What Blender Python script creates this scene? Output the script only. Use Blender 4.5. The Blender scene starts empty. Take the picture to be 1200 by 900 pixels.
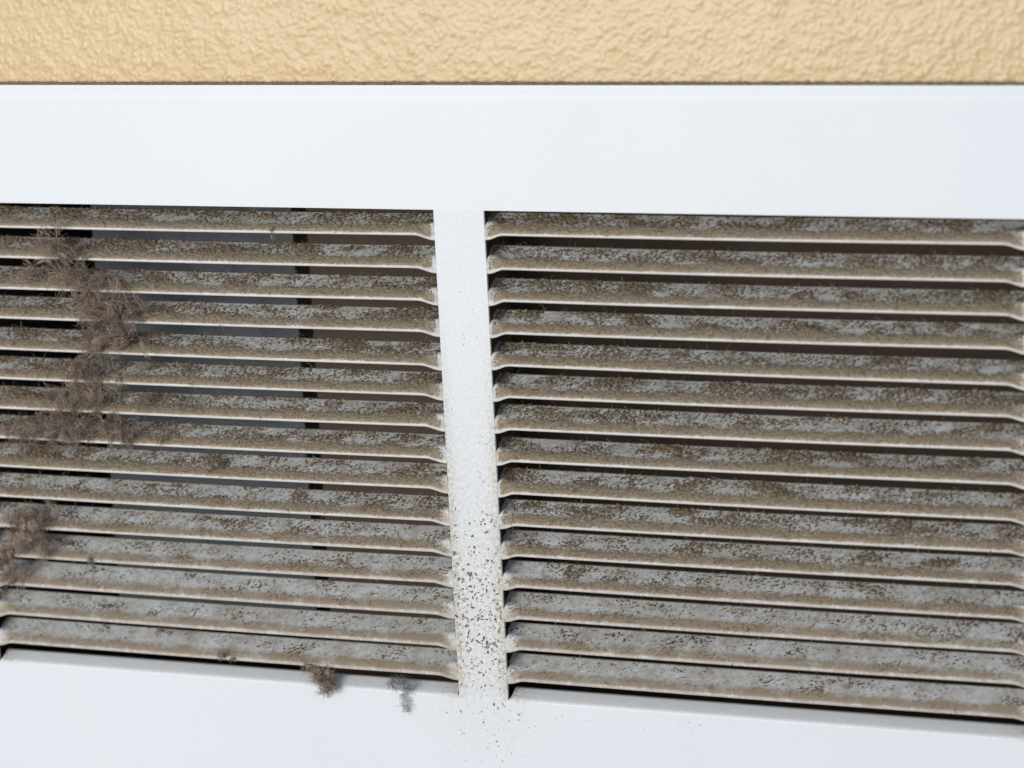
import bpy, math, random
import numpy as np
from mathutils import Matrix, Vector

random.seed(7)
rng = np.random.default_rng(7)
SC = bpy.context.scene
COL = SC.collection
MM = 0.001

# ------------------------------------------------------------------ camera
cam_data = bpy.data.cameras.new('camera')
cam = bpy.data.objects.new('camera', cam_data)
COL.objects.link(cam)
SC.camera = cam
R = np.array([[0.922916, -0.38342253, -0.0348314],
              [0.38202604, 0.9008022, 0.20642553],
              [-0.047772, -0.20381993, 0.97784215]])
pos = np.array([342.22330621, -774.32008488, 129.91611994]) * MM
m = np.eye(4)
m[:3, 0] = R[:, 0]; m[:3, 1] = R[:, 2]; m[:3, 2] = -R[:, 1]; m[:3, 3] = pos
cam.matrix_world = Matrix(m.tolist())
cam_data.sensor_width = 36.0
cam_data.lens = 36.0 * 3.245668
cam_data.clip_start = 0.01
cam_data.clip_end = 50
cam_data.dof.use_dof = True
cam_data.dof.focus_distance = 0.878
cam_data.dof.aperture_fstop = 14

# ------------------------------------------------------------------ light
world = bpy.data.worlds.new('World')
SC.world = world
world.use_nodes = True
bg = world.node_tree.nodes['Background']
bg.inputs[0].default_value = (0.68, 0.84, 1.0, 1)
bg.inputs[1].default_value = 0.46


def area(name, loc, target, size, power, color):
    d = bpy.data.lights.new(name, 'AREA')
    d.shape = 'RECTANGLE'; d.size, d.size_y = size
    d.energy = power; d.color = color
    o = bpy.data.objects.new(name, d)
    COL.objects.link(o)
    o.location = loc
    o.rotation_euler = (Vector(target) - Vector(loc)).to_track_quat('-Z', 'Y').to_euler()
    return o


area('window_light', (-0.78, -2.1, 0.16), (0, 0, -0.05), (1.1, 0.9), 35.5, (1.0, 0.945, 0.885))

SC.view_settings.view_transform = 'Standard'
SC.view_settings.look = 'None'
SC.view_settings.exposure = 0.0
SC.view_settings.gamma = 1.0
SC.view_settings.use_curve_mapping = False

# ------------------------------------------------------------------ helpers


def srgb(r, g, b):
    def f(c):
        c /= 255.0
        return c / 12.92 if c <= 0.04045 else ((c + 0.055) / 1.055) ** 2.4
    return (f(r), f(g), f(b), 1.0)


def noise2(shape, step, lo, hi, gen=rng, power=0.0):
    """band-limited noise, unit variance; step = sample spacing (rows, cols) in mm, lo..hi = feature sizes in mm"""
    a = gen.standard_normal(shape)
    fy = np.fft.fftfreq(shape[0], step[0])[:, None]
    fx = np.fft.fftfreq(shape[1], step[1])[None, :]
    f = np.sqrt(fx * fx + fy * fy) + 1e-9
    w = np.exp(-(f * lo) ** 2) * (1 - np.exp(-(f * hi) ** 2)) * f ** (-power)
    b = np.fft.ifft2(np.fft.fft2(a) * w).real
    return b / (b.std() + 1e-9)


def smooth(a, b, x):
    t = np.clip((x - a) / (b - a), 0, 1)
    return t * t * (3 - 2 * t)


def mesh_from(name, verts, faces, smooth_shade=True):
    """verts in mm (n,3), faces: list of (k,nv) int arrays"""
    me = bpy.data.meshes.new(name)
    v = np.asarray(verts, dtype=np.float64) * MM
    if isinstance(faces, np.ndarray):
        faces = [faces]
    loops = np.concatenate([f.reshape(-1) for f in faces]).astype(np.int32)
    counts = np.concatenate([np.full(len(f), f.shape[1], dtype=np.int32) for f in faces])
    starts = np.concatenate([[0], np.cumsum(counts)[:-1]]).astype(np.int32)
    me.vertices.add(len(v)); me.vertices.foreach_set('co', v.astype(np.float32).ravel())
    me.loops.add(len(loops)); me.loops.foreach_set('vertex_index', loops)
    me.polygons.add(len(counts)); me.polygons.foreach_set('loop_start', starts)
    me.update(calc_edges=True)
    me.polygons.foreach_set('use_smooth', np.full(len(counts), smooth_shade))
    me.validate()
    return me


def attr(me, name, vals):
    a = me.attributes.new(name, 'FLOAT', 'POINT')
    a.data.foreach_set('value', np.asarray(vals, dtype=np.float32))


def obj(name, me, mat, parent=None, loc=(0, 0, 0)):
    o = bpy.data.objects.new(name, me)
    COL.objects.link(o)
    if mat is not None and not me.materials:
        me.materials.append(mat)
    o.parent = parent
    o.location = tuple(c * MM for c in loc)
    return o


def empty(name, label, cat, loc=(0, 0, 0), group=None):
    o = bpy.data.objects.new(name, None)
    COL.objects.link(o)
    o.empty_display_size = 0.01
    o.location = tuple(c * MM for c in loc)
    o['label'] = label; o['category'] = cat
    if group:
        o['group'] = group
    return o


def grid_faces(nr, nc, wrap_r=False):
    r = np.arange(nr if wrap_r else nr - 1)
    c = np.arange(nc - 1)
    rr, cc = np.meshgrid(r, c, indexing='ij')
    a = (rr * nc + cc).ravel(); b = (rr * nc + cc + 1).ravel()
    r2 = (rr + 1) % nr
    d = (r2 * nc + cc).ravel(); e = (r2 * nc + cc + 1).ravel()
    return np.stack([a, b, e, d], 1)


class Boxes:
    def __init__(s): s.v = []; s.f = []

    def add(s, x0, x1, y0, y1, z0, z1):
        n = len(s.v)
        s.v += [(x, y, z) for x in (x0, x1) for y in (y0, y1) for z in (z0, z1)]
        for q in ((0, 1, 3, 2), (4, 6, 7, 5), (0, 4, 5, 1), (2, 3, 7, 6), (0, 2, 6, 4), (1, 5, 7, 3)):
            s.f.append([n + i for i in q])
        return s

    def mesh(s, name):
        return mesh_from(name, np.array(s.v), np.array(s.f), False)


def bevel(o, w, seg=2):
    b = o.modifiers.new('bevel', 'BEVEL'); b.width = w * MM; b.segments = seg; b.limit_method = 'ANGLE'
    return o


def tubes(paths, radii, sides=3):
    """paths (n,k,3) mm -> verts, faces, per-vertex fibre index"""
    n, k, _ = paths.shape
    t = np.gradient(paths, axis=1)
    t /= np.linalg.norm(t, axis=2, keepdims=True) + 1e-9
    ref = np.zeros_like(t); ref[..., 2] = 1.0
    ref[np.abs(t[..., 2]) > 0.8] = (1.0, 0.0, 0.0)
    u = np.cross(t, ref); u /= np.linalg.norm(u, axis=2, keepdims=True) + 1e-9
    w = np.cross(t, u)
    taper = np.ones(k); taper[-1] = 0.4; taper[0] = 0.7
    ang = np.arange(sides) * 2 * np.pi / sides
    off = (u[:, :, None, :] * np.cos(ang)[None, None, :, None] + w[:, :, None, :] * np.sin(ang)[None, None, :, None])
    v = paths[:, :, None, :] + off * (radii[:, None] * taper[None, :])[:, :, None, None]
    v = v.reshape(-1, 3)
    i = np.arange(n)[:, None, None]; j = np.arange(k - 1)[None, :, None]; s = np.arange(sides)[None, None, :]
    s2 = (s + 1) % sides
    base = (i * k + j) * sides; nxt = (i * k + j + 1) * sides
    f = np.stack([np.broadcast_to(base + s, (n, k - 1, sides)), np.broadcast_to(base + s2, (n, k - 1, sides)),
                  np.broadcast_to(nxt + s2, (n, k - 1, sides)), np.broadcast_to(nxt + s, (n, k - 1, sides))], -1).reshape(-1, 4)
    idx = np.repeat(np.arange(n), k * sides)
    return v, f, idx


def wander(start, direction, length, k, curl, gen, droop=0.0):
    """random-walk fibre paths from start points"""
    n = len(start)
    d = direction / (np.linalg.norm(direction, axis=1, keepdims=True) + 1e-9)
    p = np.empty((n, k, 3)); p[:, 0] = start
    spin = gen.standard_normal((n, 3)) * curl
    for i in range(1, k):
        d = d + (spin + gen.standard_normal((n, 3)) * curl) / (k - 1) * 2
        d[:, 2] -= droop / (k - 1)
        d /= np.linalg.norm(d, axis=1, keepdims=True) + 1e-9
        p[:, i] = p[:, i - 1] + d * (length / (k - 1))[:, None]
    return p


# ------------------------------------------------------------------ materials
class NT:
    def __init__(s, name):
        s.m = bpy.data.materials.new(name); s.m.use_nodes = True
        s.t = s.m.node_tree; s.b = s.t.nodes['Principled BSDF']

    def n(s, typ, **kw):
        x = s.t.nodes.new(typ)
        for k, v in kw.items():
            setattr(x, k, v)
        return x

    def l(s, a, b): s.t.links.new(a, b)

    def noise(s, scale, detail=3, rough=0.55, vec=None):
        x = s.n('ShaderNodeTexNoise'); x.inputs['Scale'].default_value = scale
        x.inputs['Detail'].default_value = detail; x.inputs['Roughness'].default_value = rough
        if vec is not None:
            s.l(vec, x.inputs['Vector'])
        return x.outputs['Fac']

    def ramp(s, fac, stops):
        x = s.n('ShaderNodeValToRGB'); e = x.color_ramp.elements
        while len(e) < len(stops):
            e.new(0.5)
        for el, (p, c) in zip(e, stops):
            el.position = p; el.color = c
        s.l(fac, x.inputs[0]); return x.outputs[0]

    def mix(s, fac, a, b):
        x = s.n('ShaderNodeMix', data_type='RGBA')
        for sock, v in ((x.inputs[0], fac), (x.inputs[6], a), (x.inputs[7], b)):
            if isinstance(v, (tuple, float, int)):
                sock.default_value = v
            else:
                s.l(v, sock)
        return x.outputs[2]

    def math(s, op, a, b=0.0, clamp=False):
        x = s.n('ShaderNodeMath', operation=op, use_clamp=clamp)
        for sock, v in ((x.inputs[0], a), (x.inputs[1], b)):
            if isinstance(v, (float, int)):
                sock.default_value = v
            else:
                s.l(v, sock)
        return x.outputs[0]

    def attr(s, name, typ='GEOMETRY'):
        return s.n('ShaderNodeAttribute', attribute_name=name, attribute_type=typ).outputs['Fac']

    def coords(s):
        """object coordinates shifted by a per-object random amount"""
        tc = s.n('ShaderNodeTexCoord'); oi = s.n('ShaderNodeObjectInfo')
        v = s.n('ShaderNodeVectorMath', operation='ADD')
        s.l(tc.outputs['Object'], v.inputs[0])
        mul = s.math('MULTIPLY', oi.outputs['Random'], 37.0)
        s.l(mul, v.inputs[1])
        return v.outputs[0]

    def bump(s, h, strength, dist):
        x = s.n('ShaderNodeBump'); x.inputs['Strength'].default_value = strength
        x.inputs['Distance'].default_value = dist
        s.l(h, x.inputs['Height']); s.l(x.outputs[0], s.b.inputs['Normal'])

    def color(s, c):
        if isinstance(c, tuple):
            s.b.inputs['Base Color'].default_value = c
        else:
            s.l(c, s.b.inputs['Base Color'])

    def rough(s, r): s.b.inputs['Roughness'].default_value = r


def make_paint():
    k = NT('white_enamel')
    tc = k.n('ShaderNodeTexCoord').outputs['Object']
    big = k.noise(22, 3, 0.5, tc)
    c = k.ramp(big, [(0.3, (0.785, 0.80, 0.82, 1)), (0.7, (0.815, 0.825, 0.84, 1))])
    d = k.attr('grime')
    n = k.noise(900, 4, 0.65, tc)
    f = k.math('MULTIPLY', d, k.ramp(n, [(0.36, (0, 0, 0, 1)), (0.66, (1, 1, 1, 1))]), True)
    c = k.mix(f, c, (0.56, 0.48, 0.37, 1))
    k.color(c); k.rough(0.42)
    hgt = k.math('ADD', k.math('MULTIPLY', k.noise(500, 3, 0.5, tc), 0.10), k.math('MULTIPLY', k.math('MULTIPLY', n, d), 0.9))
    k.bump(hgt, 0.6, 0.0006)
    return k.m


def make_slat_mat():
    k = NT('grimy_slat_enamel')
    v = k.coords()
    film = k.attr('film')
    row = k.attr('row_grime', 'OBJECT')
    n1 = k.noise(700, 5, 0.7, v)
    n2 = k.noise(150, 3, 0.6, v)
    fac = k.math('ADD', k.math('MULTIPLY', n1, 1.0), k.math('MULTIPLY', n2, 0.8))
    fac = k.math('SUBTRACT', fac, 0.9)          # about -0.3 .. 0.4
    f = k.math('ADD', film, k.math('MULTIPLY', fac, 1.6))
    f = k.math('MULTIPLY', f, k.ramp(film, [(0.0, (0, 0, 0, 1)), (0.12, (1, 1, 1, 1))]), True)
    f = k.math('MULTIPLY', f, 0.94, True)
    clean = (0.82, 0.865, 0.88, 1)
    lip = k.mix(k.math('MULTIPLY', k.math('ADD', n2, -0.2), 0.55, True), (0.84, 0.79, 0.72, 1), (0.64, 0.53, 0.42, 1))
    lipf = k.attr('lip')
    clean = k.mix(lipf, clean, lip)
    tan = k.mix(n1, (0.20, 0.14, 0.088, 1), (0.46, 0.352, 0.24, 1))
    tan = k.mix(k.math('MULTIPLY', row, 0.6), tan, (0.40, 0.295, 0.195, 1))
    c = k.mix(f, clean, tan)
    # brown crust over the lip of the dirtier lower rows
    crust = k.math('MULTIPLY', k.math('MULTIPLY', lipf, row), k.ramp(n1, [(0.25, (0, 0, 0, 1)), (0.5, (1, 1, 1, 1))]), True)
    c = k.mix(crust, c, (0.33, 0.24, 0.165, 1))
    k.color(c); k.rough(0.6)
    k.bump(n1, 0.25, 0.0006)
    return k.m


def make_dust(name, dark, light, scale=600):
    k = NT(name)
    v = k.coords()
    n = k.noise(scale, 4, 0.7, v)
    r = k.attr('tone')
    t = k.math('ADD', k.math('MULTIPLY', n, 0.6), k.math('MULTIPLY', r, 0.5))
    c = k.mix(k.math('SUBTRACT', t, 0.1, True), dark, light)
    k.color(c); k.rough(1.0)
    k.b.inputs['Specular IOR Level'].default_value = 0.05
    k.bump(n, 0.5, 0.0006)
    return k.m


def make_wall_mat():
    k = NT('tan_textured_paint')
    tc = k.n('ShaderNodeTexCoord').outputs['Object']
    n = k.noise(60, 4, 0.6, tc)
    c = k.ramp(n, [(0.3, (0.63, 0.435, 0.21, 1)), (0.7, (0.685, 0.49, 0.255, 1))])
    f = k.noise(900, 3, 0.6, tc)
    c = k.mix(k.math('MULTIPLY', f, 0.3), c, (0.76, 0.585, 0.32, 1))
    k.color(c); k.rough(0.33)
    k.bump(k.noise(1100, 3, 0.6, tc), 0.12, 0.0006)
    return k.m


def make_plain(name, a, b, scale, rough=0.7, metal=0.0, stretch=None):
    k = NT(name)
    tc = k.n('ShaderNodeTexCoord').outputs['Object']
    if stretch:
        mp = k.n('ShaderNodeMapping'); mp.inputs['Scale'].default_value = stretch
        k.l(tc, mp.inputs[0]); tc = mp.outputs[0]
    n = k.noise(scale, 5, 0.6, tc)
    k.color(k.mix(n, a, b)); k.rough(rough)
    k.b.inputs['Metallic'].default_value = metal
    k.bump(n, 0.15, 0.001)
    return k.m


M_PAINT = make_paint()
M_SLAT = make_slat_mat()
M_DUST = make_dust('grey_brown_dust', (0.088, 0.066, 0.046, 1), (0.55, 0.44, 0.32, 1), 900)
M_LINT = make_dust('brown_lint', (0.12, 0.086, 0.066, 1), (0.74, 0.575, 0.46, 1), 500)
M_WEB = make_dust('grey_cobweb_dust', (0.09, 0.085, 0.08, 1), (0.46, 0.45, 0.43, 1), 500)
M_SPECK = make_dust('dark_specks', (0.035, 0.03, 0.026, 1), (0.50, 0.43, 0.35, 1), 400)
M_WALL = make_wall_mat()
M_STEEL = make_plain('dull_galvanised_steel', (0.06, 0.066, 0.07, 1), (0.20, 0.215, 0.225, 1), 120, 0.6, 0.0)
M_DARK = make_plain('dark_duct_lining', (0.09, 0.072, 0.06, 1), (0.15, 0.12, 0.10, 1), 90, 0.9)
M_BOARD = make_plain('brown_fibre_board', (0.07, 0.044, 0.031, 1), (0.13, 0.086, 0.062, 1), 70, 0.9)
M_WOOD = make_plain('old_brown_timber', (0.10, 0.068, 0.048, 1), (0.19, 0.135, 0.095, 1), 60, 0.8, 0, (1.0, 1.0, 0.08))

# ------------------------------------------------------------------ dimensions (mm): x right, y into the wall, z up
W, MW, H = 141.7, 14.08, 131.5      # opening width, mullion width, opening height
TOPM = 32.2                          # margin above and below the openings
XI, XO = MW / 2, MW / 2 + W          # opening edges
XE = XO + 32.0                       # outer edge of the plate
ZT, ZB = TOPM, -H - 46.0
PITCH, LIP1 = 8.47, 6.57
WALL_Y = 6.0

# ------------------------------------------------------------------ wall (structure) with a hole behind the grille


def build_wall():
    xs = np.arange(-215, 215.01, 0.5)
    zs = np.arange(26, 84.01, 0.5)
    shp = (len(zs), len(xs))
    a = noise2(shp, (0.5, 0.5), 1.1, 3.4)
    b = noise2(shp, (0.5, 0.5), 0.75, 2.0)
    c = noise2(shp, (0.5, 0.5), 4.0, 40.0)
    h = 0.36 * smooth(0.3, 2.3, a + 0.3 * c) + 0.22 * smooth(0.5, 2.4, b) + 0.025 * b + 0.05 * c
    X, Z = np.meshgrid(xs, zs)
    edge = np.minimum.reduce([X + 215, 215 - X, Z - 26, 84 - Z])
    h = 0.52 * h * smooth(0, 4, edge)
    v = np.stack([X, WALL_Y - h, Z], -1).reshape(-1, 3)
    f = grid_faces(len(zs), len(xs))
    # plain surround, with the opening cut out for the duct
    n = len(v)
    ex = [-900, -215, -171, 171, 215, 900]
    ez = [-700, -146, 17, 26, 84, 600]
    sv = np.array([(x, WALL_Y, z) for z in ez for x in ex])
    sf = []
    for r in range(5):
        for q in range(5):
            if r == 1 and q == 2:
                continue
            if r == 3 and 1 <= q <= 3:
                continue
            i = n + r * 6 + q
            sf.append([i, i + 1, i + 7, i + 6])
    # thickness of the board round the hole
    m0 = n + len(sv)
    rim = [(-171, -146), (171, -146), (171, 17), (-171, 17)]
    rv = np.array([(x, y, z) for (x, z) in rim for y in (WALL_Y, WALL_Y + 12)])
    for i in range(4):
        j = (i + 1) % 4
        sf.append([m0 + 2 * i, m0 + 2 * i + 1, m0 + 2 * j + 1, m0 + 2 * j])
    me = mesh_from('wall', np.concatenate([v, sv, rv]), [f, np.array(sf)])
    o = obj('wall', me, M_WALL)
    o['kind'] = 'structure'
    return o


build_wall()

# ------------------------------------------------------------------ the duct seen through the gaps
duct = empty('air_duct', 'dark dusty return air duct visible through the gaps between the grille slats', 'air duct', (0, 18, -146))


def dpart(name, mat, *b, bev=0.3):
    bx = Boxes()
    for q in b:
        bx.add(*q)
    v = np.array(bx.v) - np.array([0, 18, -146])
    me = mesh_from(name, v, np.array(bx.f), False)
    o = obj(name, me, mat, duct)
    if bev:
        bevel(o, bev)
    return o


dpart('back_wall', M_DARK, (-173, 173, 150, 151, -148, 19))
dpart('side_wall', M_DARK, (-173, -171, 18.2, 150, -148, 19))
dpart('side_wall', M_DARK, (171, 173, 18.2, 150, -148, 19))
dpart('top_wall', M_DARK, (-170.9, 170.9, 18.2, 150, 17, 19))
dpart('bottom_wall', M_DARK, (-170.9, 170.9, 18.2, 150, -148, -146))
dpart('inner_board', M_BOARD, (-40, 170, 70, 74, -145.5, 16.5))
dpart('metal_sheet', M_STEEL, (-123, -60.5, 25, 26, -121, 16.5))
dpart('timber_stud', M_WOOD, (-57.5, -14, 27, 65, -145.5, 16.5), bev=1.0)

# ------------------------------------------------------------------ the grille
grille = empty('return_air_grille', 'white stamped steel return air grille, its slats furred with dust, set against the tan wall',
               'vent grille', (0, 0, ZB))
G0 = np.array([0, 0, ZB])


def gobj(name, verts, faces, mat, parent=None, smooth_shade=True, off=None):
    p = parent or grille
    me = mesh_from(name, np.asarray(verts) - (G0 if off is None else np.array(off)), faces, smooth_shade)
    return obj(name, me, mat, p)


def front_y(x, z):
    """plate face: flat with a rolled bevel round its outside"""
    d = np.minimum.reduce([x + XE, XE - x, ZT - z, z - ZB])
    return 0.55 * (1 - smooth(-0.5, 4.2, d)) ** 1.3


def build_plate():
    verts, faces, gr = [], [], []

    def patch(x0, x1, z0, z1, sx, sz, back=False):
        n0 = sum(len(a) for a in verts)
        xs = np.array(sx); zs = np.array(sz)
        xs = np.unique(np.concatenate([[x0, x1], xs[(xs > x0) & (xs < x1)]]))
        zs = np.unique(np.concatenate([[z0, z1], zs[(zs > z0) & (zs < z1)]]))
        X, Z = np.meshgrid(xs, zs)
        v = np.stack([X, front_y(X, Z), Z], -1).reshape(-1, 3)
        verts.append(v); faces.append(grid_faces(len(zs), len(xs)) + n0)
        g = 0.30 * np.exp(-((np.abs(v[:, 0]) - 3) / 14).clip(0) ** 2) * np.exp(-((v[:, 2] + H) / 12.0) ** 2)
        gr.append(g)

    bx = np.concatenate([-XE + np.linspace(0, 5, 11), XE - np.linspace(0, 5, 11), np.linspace(-30, 30, 31), [-XI, XI, -XO, XO]])
    bz = np.concatenate([ZT - np.linspace(0, 5, 11), ZB + np.linspace(0, 5, 11), -H - np.linspace(0, 28, 15)])
    patch(-XE, XE, 0, ZT, bx, bz)
    patch(-XE, XE, ZB, -H, bx, bz)
    patch(-XE, -XO, -H, 0, bx, bz)
    patch(XO, XE, -H, 0, bx, bz)
    n0 = sum(len(a) for a in verts)
    # outer skirt back to the wall
    e = 0.0
    ring = [(-XE, ZB), (XE, ZB), (XE, ZT), (-XE, ZT)]
    v = []
    for (x, z) in ring:
        v += [(x, float(front_y(np.array(x), np.array(z))), z), (x, WALL_Y + 0.5, z)]
    fs = [[n0 + 2 * i, n0 + 2 * ((i + 1) % 4), n0 + 2 * ((i + 1) % 4) + 1, n0 + 2 * i + 1] for i in range(4)]
    verts.append(np.array(v)); faces.append(np.array(fs)); gr.append(np.zeros(8))
    n0 = sum(len(a) for a in verts)
    # sheet thickness along the top and outer sides of both openings
    T = 0.8
    v, fs = [], []
    for s in (-1, 1):
        for (a, b) in (((s * XI, 0), (s * XO, 0)), ((s * XO, 0), (s * XO, -H))):
            k = n0 + len(v)
            v += [(a[0], 0, a[1]), (b[0], 0, b[1]), (b[0], T, b[1]), (a[0], T, a[1])]
            fs.append([k, k + 1, k + 2, k + 3])
    verts.append(np.array(v)); faces.append(np.array(fs)); gr.append(np.zeros(len(v)))
    me_v = np.concatenate(verts)
    o = gobj('face_plate', me_v, [np.concatenate(faces)], M_PAINT)
    attr(o.data, 'grime', np.concatenate(gr))
    return o


plate = build_plate()


def build_mullion():
    xs = np.linspace(-XI, XI, 15)
    zs = np.linspace(-H, 0, 133)
    X, Z = np.meshgrid(xs, zs)
    v = np.stack([X, X * 0, Z], -1).reshape(-1, 3)
    n = len(v)
    f = [grid_faces(len(zs), len(xs))]
    sv, sf = [], []
    for s in (-1, 1):
        k = n + len(sv)
        sv += [(s * XI, 0, 0), (s * XI, 0, -H), (s * XI, 0.8, -H), (s * XI, 0.8, 0)]
        sf.append([k, k + 1, k + 2, k + 3])
    o = gobj('mullion', np.concatenate([v, np.array(sv)]), [f[0], np.array(sf)], M_PAINT)
    t = -v[:, 2] / H
    edge = np.abs(v[:, 0]) / XI
    g = 0.14 + 0.75 * smooth(0.25, 0.8, t) * (0.55 + 0.45 * edge) + 0.65 * smooth(0.55, 1.0, edge) * smooth(0.1, 0.5, t)
    g *= 1 - 0.5 * smooth(0.97, 1.0, t)
    attr(o.data, 'grime', np.concatenate([g, np.full(8, 0.5)]))
    return o


mull = build_mullion()

# --- the bent lower flange of each opening (the plate rolls inward under the last slat)


def build_flange(s):
    th = np.radians(np.linspace(0, 60, 8))
    rb = 1.3
    prof = [(0.02, -H - 1.0), (0.02, -H - 0.3)] + [(0.02 + rb * (1 - math.cos(t)), -H + rb * math.sin(t)) for t in th]
    d = (math.sin(th[-1]), math.cos(th[-1]))
    for q in (0.8, 2.0, 3.2, 4.0):
        prof.append((prof[9][0] + d[0] * q, prof[9][1] + d[1] * q))
    prof = np.array(prof)
    xs = np.linspace(XI, XO, 60)
    v = []
    for r, (y, z) in enumerate(prof):
        ins = 0.7 * smooth(-H + 0.3, -H + 1.4, z)
        xx = XI + ins + (xs - XI) * (W - 2 * ins) / W
        v.append(np.stack([s * xx, np.full(60, y), np.full(60, z)], -1))
    top = np.stack(v)
    dy = np.gradient(prof[:, 0]); dz = np.gradient(prof[:, 1]); ln = np.hypot(dy, dz)
    bot = top + np.stack([0 * dy, dz / ln * 0.5, -dy / ln * 0.5], -1)[:, None, :]
    loop = np.concatenate([top, bot[::-1]], 0)
    v = loop.reshape(-1, 3)
    o = gobj('bottom_flange', v, grid_faces(loop.shape[0], 60, wrap_r=True), M_PAINT)
    e = np.minimum(np.abs(v[:, 0]) - XI, XO - np.abs(v[:, 0]))
    attr(o.data, 'grime', 0.15 + 0.9 * np.exp(-(e / 5.0) ** 2))


build_flange(-1); build_flange(1)

# --- slats
PTS = np.array([(-1.05, 0.0), (-1.16, 0.3), (-1.08, 0.62), (-0.8, 0.98), (-0.3, 1.32), (0.6, 1.8), (2.0, 2.45), (4.0, 3.28), (6.0, 4.15), (7.4, 4.8)])
seg = np.concatenate([[0], np.cumsum(np.linalg.norm(np.diff(PTS, axis=0), axis=1))])
SL = seg[-1]


def prof(s):
    """middle cross-section: arc length s (mm) -> y, z"""
    return np.interp(s, seg, PTS[:, 0]), np.interp(s, seg, PTS[:, 1])


def slat_surface(x, s):
    """upper surface of a slat; x from 0 to W across the opening, s along the section from the lip"""
    y, z = prof(s)
    ins = 0.35 * smooth(3.4, 4.2, s) - 1.2 * smooth(5.0, 6.5, s)
    xx = ins + x * (W - 2 * ins) / W
    e = np.minimum(x, W - x)
    b = smooth(0.4, 5.4, e)
    flat = (1 - b) * (1 - smooth(3.4, 6.5, s))
    yf, zf = 0.0 * s + 0.02, -1.4 + s
    y = y * (1 - flat) + yf * flat
    z = z * (1 - flat) + zf * flat
    sag = -0.22 * np.sin(np.pi * x / W)
    return xx, y, z + sag


def build_slat_mesh(name):
    e = np.concatenate([np.linspace(0, 10, 15), np.linspace(12, W - 12, 24), W - np.linspace(10, 0, 15)])
    st = np.concatenate([np.linspace(0, 3.0, 9), np.linspace(3.5, SL, 12)])
    X, S = np.meshgrid(e, st)
    x, y, z = slat_surface(X, S)
    top = np.stack([x, y, z], -1)
    # underside, half a millimetre behind
    dy = np.gradient(y, axis=0); dz = np.gradient(z, axis=0)
    ln = np.sqrt(dy * dy + dz * dz) + 1e-9
    bot = top + np.stack([0 * x, dz / ln * 0.5, -dy / ln * 0.5], -1)
    loop = np.concatenate([top, bot[::-1]], 0)
    nr, nc = loop.shape[:2]
    f = grid_faces(nr, nc, wrap_r=True)
    caps = []
    k = len(st)
    for c in (0, nc - 1):
        for r in range(k - 1):
            caps.append([r * nc + c, (r + 1) * nc + c, (nr - 2 - r) * nc + c, (nr - 1 - r) * nc + c])
    me = mesh_from(name, loop.reshape(-1, 3), [f, np.array(caps)])
    Ee = np.minimum(X, W - X)
    lip = 1 - smooth(0.62, 0.95, S)
    film = smooth(0.55, 1.0, S) * (1.0 - 0.62 * smooth(2.6, 5.2, S)) * (0.55 + 0.45 * smooth(0.3, 3.5, Ee))
    attr(me, 'film', np.concatenate([film, film[::-1] * 0 + 0.3], 0).ravel())
    attr(me, 'lip', np.concatenate([lip, lip[::-1]], 0).ravel())
    me.materials.append(M_SLAT)
    return me


SLAT_ME = build_slat_mesh('slat')


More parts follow.
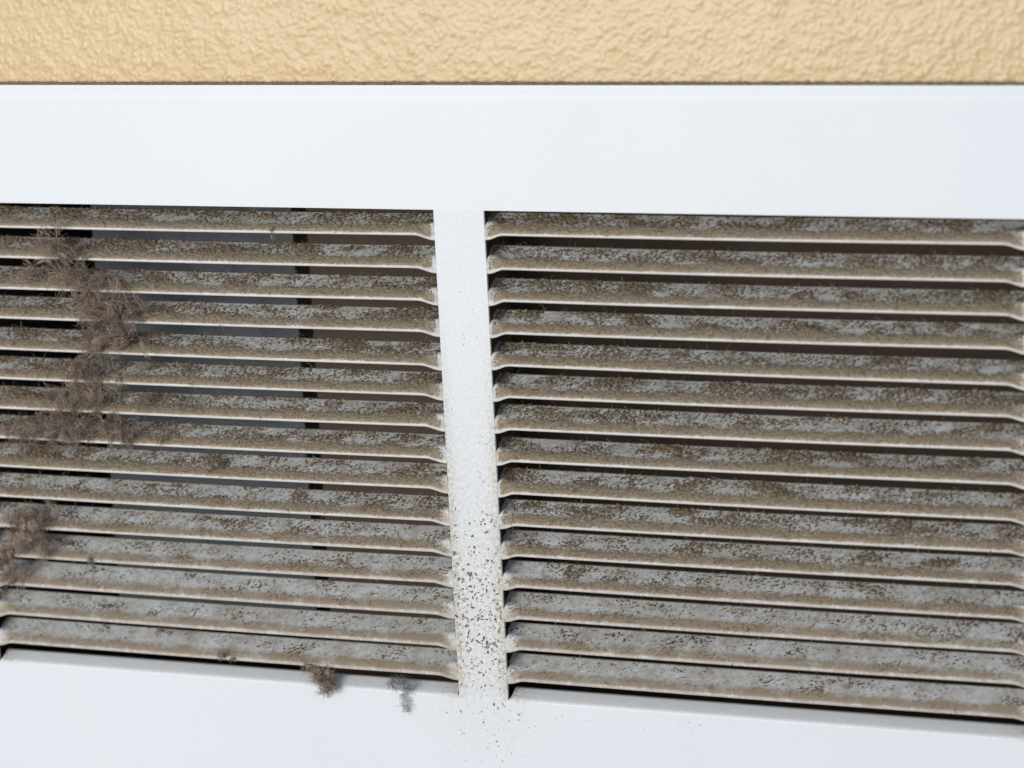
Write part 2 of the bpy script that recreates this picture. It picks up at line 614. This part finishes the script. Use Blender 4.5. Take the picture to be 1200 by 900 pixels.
def slat_dust(side, k, gen):
    """furry dust on one slat: a lumpy crust plus lint fibres, real geometry"""
    dx, ds = 0.30, 0.32
    xs = np.arange(0.8, W - 0.8, dx); st = np.arange(0.7, SL + 0.05, ds)
    X, S = np.meshgrid(xs, st)
    shp = X.shape
    pad = (shp[0] + 24, shp[1])
    n = (0.75 * noise2(pad, (ds, dx * 0.8), 0.38, 1.8, gen) + 0.60 * noise2(pad, (ds * 1.6, dx * 0.8), 0.9, 5.0, gen) + 0.55 * noise2(pad, (ds, dx * 0.5), 5.0, 60.0, gen))[:shp[0]]
    clean = smooth(6.5, 14.5, k)                         # lower rows are cleaner
    if side > 0:
        clean = smooth(7.5, 15.5, k)
    back = smooth(2.6, 5.2, S)
    bias = (1.15 - 2.15 * clean) * (1 - back) + (-0.16 - 1.55 * clean) * back - 0.75 * smooth(SL - 1.6, SL - 0.3, S)
    if side < 0:
        bias += 0.5 * np.exp(-((X - 35) / 28.0) ** 2) * (k < 9)
    e = np.minimum(X, W - X)
    bias = bias - 1.1 * (1 - smooth(0.7, 1.2, S)) - 0.8 * (1 - smooth(0.8, 3, e)) * (1 - back)
    amp = 0.12 + 0.10 * back
    t = amp * (n * (0.55 + 0.45 * back) + bias)
    t = np.where(t > 0.45, 0.45 + 0.4 * (t - 0.45), t)
    x, y, z = slat_surface(X, S)
    dy = np.gradient(y, axis=0); dz = np.gradient(z, axis=0)
    ln = np.sqrt(dy * dy + dz * dz) + 1e-9
    h = np.maximum(t, -0.12)
    v = np.stack([x + gen.normal(0, 0.05, shp), y - dz / ln * h, z + dy / ln * h], -1).reshape(-1, 3)
    f = grid_faces(*shp)
    keep = (t.ravel()[f] > 0).any(1)
    f = f[keep]
    used = np.unique(f); remap = np.full(len(v), -1); remap[used] = np.arange(len(used))
    v = v[used]; f = remap[f]
    tone = np.clip((0.72 - 0.42 * back).reshape(-1)[used] - 0.25 * clean + 0.30 * gen.standard_normal(len(v)), -0.3, 1.2)
    # lint: short curled fibres standing on the crust, more along the back edge
    nf = int((620 if side < 0 else 520) * (1 - 0.85 * clean)) + 50
    xb = gen.uniform(1.5, W - 1.5, nf)
    if side < 0 and k < 9:
        q = gen.random(nf) < 0.35
        xb[q] = np.clip(gen.normal(35, 24, q.sum()), 2, W - 2)
    sb = np.where(gen.random(nf) < 0.62, gen.uniform(4.5, SL, nf), gen.uniform(1.3, 4.5, nf))
    fx, fy, fz = slat_surface(xb, sb)
    start = np.stack([fx, fy - 0.05, fz + 0.05], -1)
    d = np.stack([gen.normal(0, 0.9, nf), gen.normal(-0.25, 0.35, nf), gen.normal(0.2, 0.3, nf)], -1)
    L = gen.uniform(0.7, 2.4, nf) * (1 + (gen.random(nf) < 0.06))
    p = wander(start, d, L, 6, 1.7, gen, 0.5)
    fv, ff, fi = tubes(p, gen.uniform(0.035, 0.085, nf))
    tn = gen.random(nf)[fi]
    me = mesh_from('dust', np.concatenate([v, fv]), [f, ff + len(v)])
    attr(me, 'tone', np.concatenate([tone, tn]))
    return me


slats = {}
for side in (-1, 1):
    for k in range(15):
        gen = np.random.default_rng(1000 + 50 * side + k)
        zl = -(LIP1 + k * PITCH) + gen.normal(0, 0.13)
        x0 = -XO if side < 0 else XI
        o = obj('slat', SLAT_ME, M_SLAT, grille, (x0, 0, zl - ZB))
        o['row_grime'] = float(0.10 + 0.50 * smooth(6, 14, k))
        o.rotation_euler = (math.radians(gen.normal(0, 0.8) + 3.2 * smooth(4, 13, k)), math.radians(gen.normal(0, 0.06)), 0)
        du = obj('dust', slat_dust(side, k, gen), M_DUST, o)
        du['kind'] = 'stuff'
        slats[(side, k)] = o

# dust line lying along the top edge of the plate
def top_dust():
    gen = np.random.default_rng(5)
    xs = np.arange(-XE + 1, XE - 1, 0.5)
    ys = np.linspace(1.4, WALL_Y - 0.2, 9)
    X, Y = np.meshgrid(xs, ys)
    n = noise2((40, len(xs)), (0.6, 0.5), 1.0, 8.0, gen)[:9]
    h = 0.08 + 0.13 * n + 0.16 * smooth(4.3, WALL_Y, Y)
    v = np.stack([X, Y, ZT + np.maximum(h, 0.02)], -1).reshape(-1, 3)
    o = gobj('dust', v, grid_faces(9, len(xs)), M_DUST, plate)
    attr(o.data, 'tone', np.full(len(v), 1.0))
    o['kind'] = 'stuff'


top_dust()

# specks on the mullion and on the rail below it


def flecks(pts, size, gen, y=-0.02):
    """small irregular crumbs: flattened five-sided cones"""
    vs, fs, tn = [], [], []
    for (x, z), r in zip(pts, size):
        n = len(vs)
        a0 = gen.uniform(0, 6.28); st = gen.uniform(1.0, 2.6); ca, sa = math.cos(a0), math.sin(a0)
        for i in range(5):
            a = i * 1.2566
            rr = r * gen.uniform(0.35, 1.35)
            u, w = rr * math.cos(a) * st, rr * math.sin(a)
            vs.append((x + u * ca - w * sa, y, z + u * sa + w * ca))
        vs.append((x, y - r * 0.6, z))
        for i in range(5):
            fs.append([n + i, n + (i + 1) % 5, n + 5])
        tn += [gen.random()] * 6
    return np.array(vs), np.array(fs), np.array(tn)


gen = np.random.default_rng(11)
P, Sz = [], []
while len(P) < 560:
    x = gen.uniform(-XI + 0.3, XI - 0.3); t = gen.random()
    w = 0.02 + 0.05 * smooth(0.08, 0.3, t) * (x > -1) + 0.09 * smooth(0.3, 0.6, t) * (0.25 + 0.75 * (x > 1)) + 0.75 * math.exp(-((t - 0.82) / 0.13) ** 2)
    w *= 1 - 0.75 * smooth(0.93, 0.99, t)
    if gen.random() < w:
        P.append((x, -t * H)); Sz.append(gen.uniform(0.06, 0.15) + 0.28 * (t > 0.6) * gen.random() ** 1.8)
v, f, tn = flecks(P, Sz, gen)
o = gobj('dust_specks', v, f, M_SPECK, mull, False); o['kind'] = 'stuff'; attr(o.data, 'tone', tn)
P, Sz = [], []
for i in range(75):
    P.append((gen.normal(3, 6.5), -H - abs(gen.normal(0, 8)) - 0.6)); Sz.append(gen.uniform(0.06, 0.13) + 0.12 * (gen.random() < 0.25))
for i in range(14):
    P.append((gen.uniform(10, 70), -H - gen.uniform(0.8, 5))); Sz.append(gen.uniform(0.05, 0.14))
v, f, tn = flecks(P, Sz, gen)
o = gobj('dust_specks', v, f, M_SPECK, plate, False); o['kind'] = 'stuff'; attr(o.data, 'tone', tn)

# ------------------------------------------------------------------ loose clumps of lint


def clump(name, label, cat, lumps, nfib, mat, flen=(1.5, 4.5), rad=(0.04, 0.10), spread=1.0, droop=0.6, seed=0, core=1.0, locks=0):
    """lumps: list of (x, y, z, rx, rz) in mm. Core lumps with noise, wrapped in tangled fibres."""
    gen = np.random.default_rng(seed)
    L = np.array(lumps, float)
    base = np.array([L[:, 0].mean(), L[:, 1].mean(), L[:, 2].min()])
    root = empty(name, label, cat, base)
    if core:
        vs, fs, n0 = [], [], 0
        nu, nv = 14, 10
        for (x, y, z, rx, rz) in lumps:
            if gen.random() > core:
                continue
            u = np.linspace(0, 2 * np.pi, nu, endpoint=False); w = np.linspace(0.0, np.pi, nv)
            U, V = np.meshgrid(u, w)
            r = 0.5 * (1 + gen.normal(0, 0.20, U.shape)); r[0] = r[0].mean(); r[-1] = r[-1].mean()
            px = x + rx * r * np.sin(V) * np.cos(U); py = y + min(rx, 2.2) * 0.7 * r * np.sin(V) * np.sin(U); pz = z + rz * r * np.cos(V)
            vs.append(np.stack([px, py, pz], -1).reshape(-1, 3))
            r_, c_ = np.meshgrid(np.arange(nv - 1), np.arange(nu), indexing='ij')
            c2 = (c_ + 1) % nu
            fs.append(np.stack([r_ * nu + c_, r_ * nu + c2, (r_ + 1) * nu + c2, (r_ + 1) * nu + c_], -1).reshape(-1, 4) + n0)
            n0 += nu * nv
        V_ = np.concatenate(vs)
        me = mesh_from('core', V_ - base, np.concatenate(fs))
        attr(me, 'tone', np.clip(gen.normal(0.25, 0.25, len(V_)), 0, 1))
        obj('core', me, mat, root)
    wgt = L[:, 3] * L[:, 4]; wgt = wgt / wgt.sum()
    i = gen.choice(len(L), nfib, p=wgt)
    g = gen.standard_normal((nfib, 3)); g *= (gen.random(nfib) ** 0.5 / (np.linalg.norm(g, axis=1) + 1e-9))[:, None]
    st = L[i, :3] + g * np.stack([L[i, 3] * spread, np.minimum(L[i, 3], 2.4) * 0.8, L[i, 4] * spread], -1)
    d = g + gen.normal(0, 0.8, (nfib, 3))
    p = wander(st, d, gen.uniform(*flen, nfib), 6, 1.5, gen, droop)
    p[..., 1] = np.minimum(p[..., 1], 6.0)
    v, f, fi = tubes(p, gen.uniform(*rad, nfib))
    tn = gen.random(nfib)[fi]
    if locks:
        # matted locks: bundles of fibres that run together, drooping over the lips of the slats
        i = gen.choice(len(L), locks, p=wgt)
        g = gen.uniform(-1, 1, (locks, 3))
        st = L[i, :3] + g * np.stack([L[i, 3] * 1.9, 0 * L[i, 3] + 0.9, L[i, 4] * 1.5], -1)
        d = np.stack([gen.normal(0, 0.6, locks), gen.normal(-0.1, 0.25, locks), gen.normal(-0.1, 1.0, locks)], -1)
        lp = wander(st, d, gen.uniform(2.0, 6.5, locks), 8, 0.55, gen, 0.9)
        lp[..., 1] = np.clip(lp[..., 1], -5.0, 3.0)
        per = 12
        lp = np.repeat(lp, per, axis=0)
        off = gen.normal(0, 0.34, (locks * per, 1, 3)) + np.cumsum(gen.normal(0, 0.20, (locks * per, 8, 3)), axis=1)
        lv, lf, li = tubes(lp + off, gen.uniform(0.035, 0.08, locks * per))
        lt = np.clip(np.repeat(gen.uniform(-0.15, 1.1, locks), per) + gen.normal(0, 0.15, locks * per), -0.3, 1.2)[li]
        f = np.concatenate([f, lf + len(v)]); v = np.concatenate([v, lv]); tn = np.concatenate([tn, lt])
    me = mesh_from('lint', v - base, f)
    attr(me, 'tone', tn)
    fo = obj('lint', me, mat, root); fo['kind'] = 'stuff'
    return root


big = []
g = np.random.default_rng(3)
chain = [(-121, -10, 3.5, 3), (-117, -13, 4, 3.5), (-111, -15, 3, 2), (-119, -18, 4, 3), (-113, -20, 4.5, 3.5), (-107, -22, 3.5, 3), (-100, -22, 3, 3),
         (-112, -26, 4, 3), (-106, -28, 4.5, 3.5), (-100, -29, 3.5, 3), (-109, -33, 4, 4), (-103, -35, 4, 3.5), (-109, -39, 4, 4), (-105, -42, 3, 3),
         (-111, -45, 3.5, 4), (-109, -49, 4, 3.5), (-116, -51, 4, 3.5), (-122, -53, 3, 2), (-113, -55, 4.5, 4), (-120, -58, 5, 3.5), (-111, -60, 5, 3), (-126, -60, 4.5, 3),
         (-105, -61, 3, 2.5), (-99, -61, 3.5, 2.5), (-132, -63, 4, 2.5), (-137, -64, 3, 2), (-121, -64, 4, 2.5), (-96, -55, 2, 1.8), (-103, -50, 2.4, 2), (-95, -24, 1.4, 1), (-93, -36, 1.6, 1), (-97, -43.5, 2, 1.2), (-90, -52, 1.6, 1), (-86, -60.5, 1.8, 1), (-91, -62.5, 2, 1.2), (-80, -53, 1.2, .8), (-128, -19, 1.8, 1.2), (-127, -46, 1.5, 1)]
for (x, z, rx, rz) in chain:
    big.append((x + g.normal(0, .5), -1.9 + g.normal(0, 0.5), z + g.normal(0, .4), rx * 0.62, rz * 0.62))
clump('dust_clump', 'large tangled brown clump of lint hanging down across the left slats', 'dust clump', big, 1700, M_LINT, (1.5, 6.0), (0.03, 0.075), 2.0, 0.9, 21, core=0, locks=250)
clump('dust_clump', 'rounded brown ball of lint stuck between slats low at the left edge', 'dust clump',
      [(-133, -2, -86.5, 3.6, 2.6), (-132.5, -2.6, -90, 3.8, 3.4), (-134, -2, -94, 3.2, 2.8), (-136, -1.5, -91, 2.6, 2.4)], 350, M_LINT, (1.0, 3.0), (0.035, 0.08), 1.1, 0.4, 22, locks=45)
clump('dust_clump', 'narrow dark clump of lint below the lint ball, at the end of the slats', 'dust clump',
      [(-141.5, -1.6, -99, 2.2, 2.6), (-142.5, -1.6, -103, 2.0, 2.8), (-142, -1.2, -107, 2.4, 1.6)], 200, M_LINT, (1.0, 2.8), (0.035, 0.08), 1.0, 0.6, 23, locks=24)
clump('dust_tuft', 'brown pointed tuft of dust hanging from the bottom slat over the white rail', 'dust tuft',
      [(-50.5, -1.5, -125.2, 2.2, 1.1), (-47.6, -1.8, -126.2, 2.8, 1.5), (-44.6, -1.7, -126.4, 2.2, 1.5), (-47.2, -1.9, -128.0, 2.6, 1.8),
       (-45.2, -1.8, -129.4, 2.4, 1.9), (-45.8, -1.5, -131.6, 1.7, 1.6), (-42.9, -1.4, -130.6, 1.3, 1.0)], 900, M_LINT, (0.8, 3.0), (0.03, 0.065), 1.0, 1.4, 24)
clump('cobweb', 'grey wispy cobweb strand dangling from the bottom slat near the centre bar', 'cobweb',
      [(-26.2, -1.5, -128.4, 1.4, 1.2), (-24.6, -1.5, -127.2, 1.5, 1.0), (-22.6, -1.4, -127.2, 1.8, 1.3), (-21.6, -1.3, -129.6, 1.2, 1.5),
       (-23.0, -1.1, -131.4, 0.6, 1.6), (-21.4, -1.0, -132.6, 0.5, 1.6), (-22.9, -0.9, -134.4, 0.4, 1.3), (-21.6, -0.8, -135.6, 0.4, 1.2)], 420, M_WEB, (0.8, 2.8), (0.02, 0.045), 1.0, 1.6, 25, core=0)
clump('dust_tuft', 'small flat brown tuft of dust bridging the gap above the bottom left slat', 'dust tuft',
      [(-95.5, -1.5, -118.2, 2.2, 0.9), (-92.5, -1.5, -118.6, 1.6, 0.8)], 130, M_LINT, (0.6, 1.8), (0.03, 0.06), 1.0, 0.5, 26)
clump('dust_tuft', 'brown tuft of dust on the lip of the bottom left slat', 'dust tuft',
      [(-76.8, -1.5, -124.0, 2.0, 1.0), (-73.6, -1.5, -124.8, 1.3, 0.7)], 130, M_LINT, (0.6, 1.8), (0.03, 0.06), 1.0, 0.5, 27)
clump('dust_tuft', 'round brown tuft of dust sitting on a slat right of the large lint clump', 'dust tuft',
      [(-77.0, -0.9, -71.2, 2.3, 1.5), (-75.0, -0.6, -70.6, 1.4, 1.2)], 150, M_LINT, (0.6, 1.6), (0.03, 0.06), 1.0, 0.3, 28)
clump('dust_tuft', 'pale grey wisp of dust hanging in a gap right of the lint ball', 'dust tuft',
      [(-115.8, -1.2, -99.5, 1.5, 1.2), (-115.2, -1.2, -101, 0.8, 1.2)], 110, M_WEB, (0.6, 1.6), (0.03, 0.06), 1.0, 1.0, 29)
clump('dust_tuft', 'tiny pinkish tuft of dust hanging from the top left slat', 'dust tuft',
      [(-53.4, -1.5, -5.6, 0.8, 1.0), (-53.4, -1.5, -7.6, 0.5, 0.9)], 60, M_LINT, (0.5, 1.3), (0.025, 0.05), 1.0, 1.0, 30)
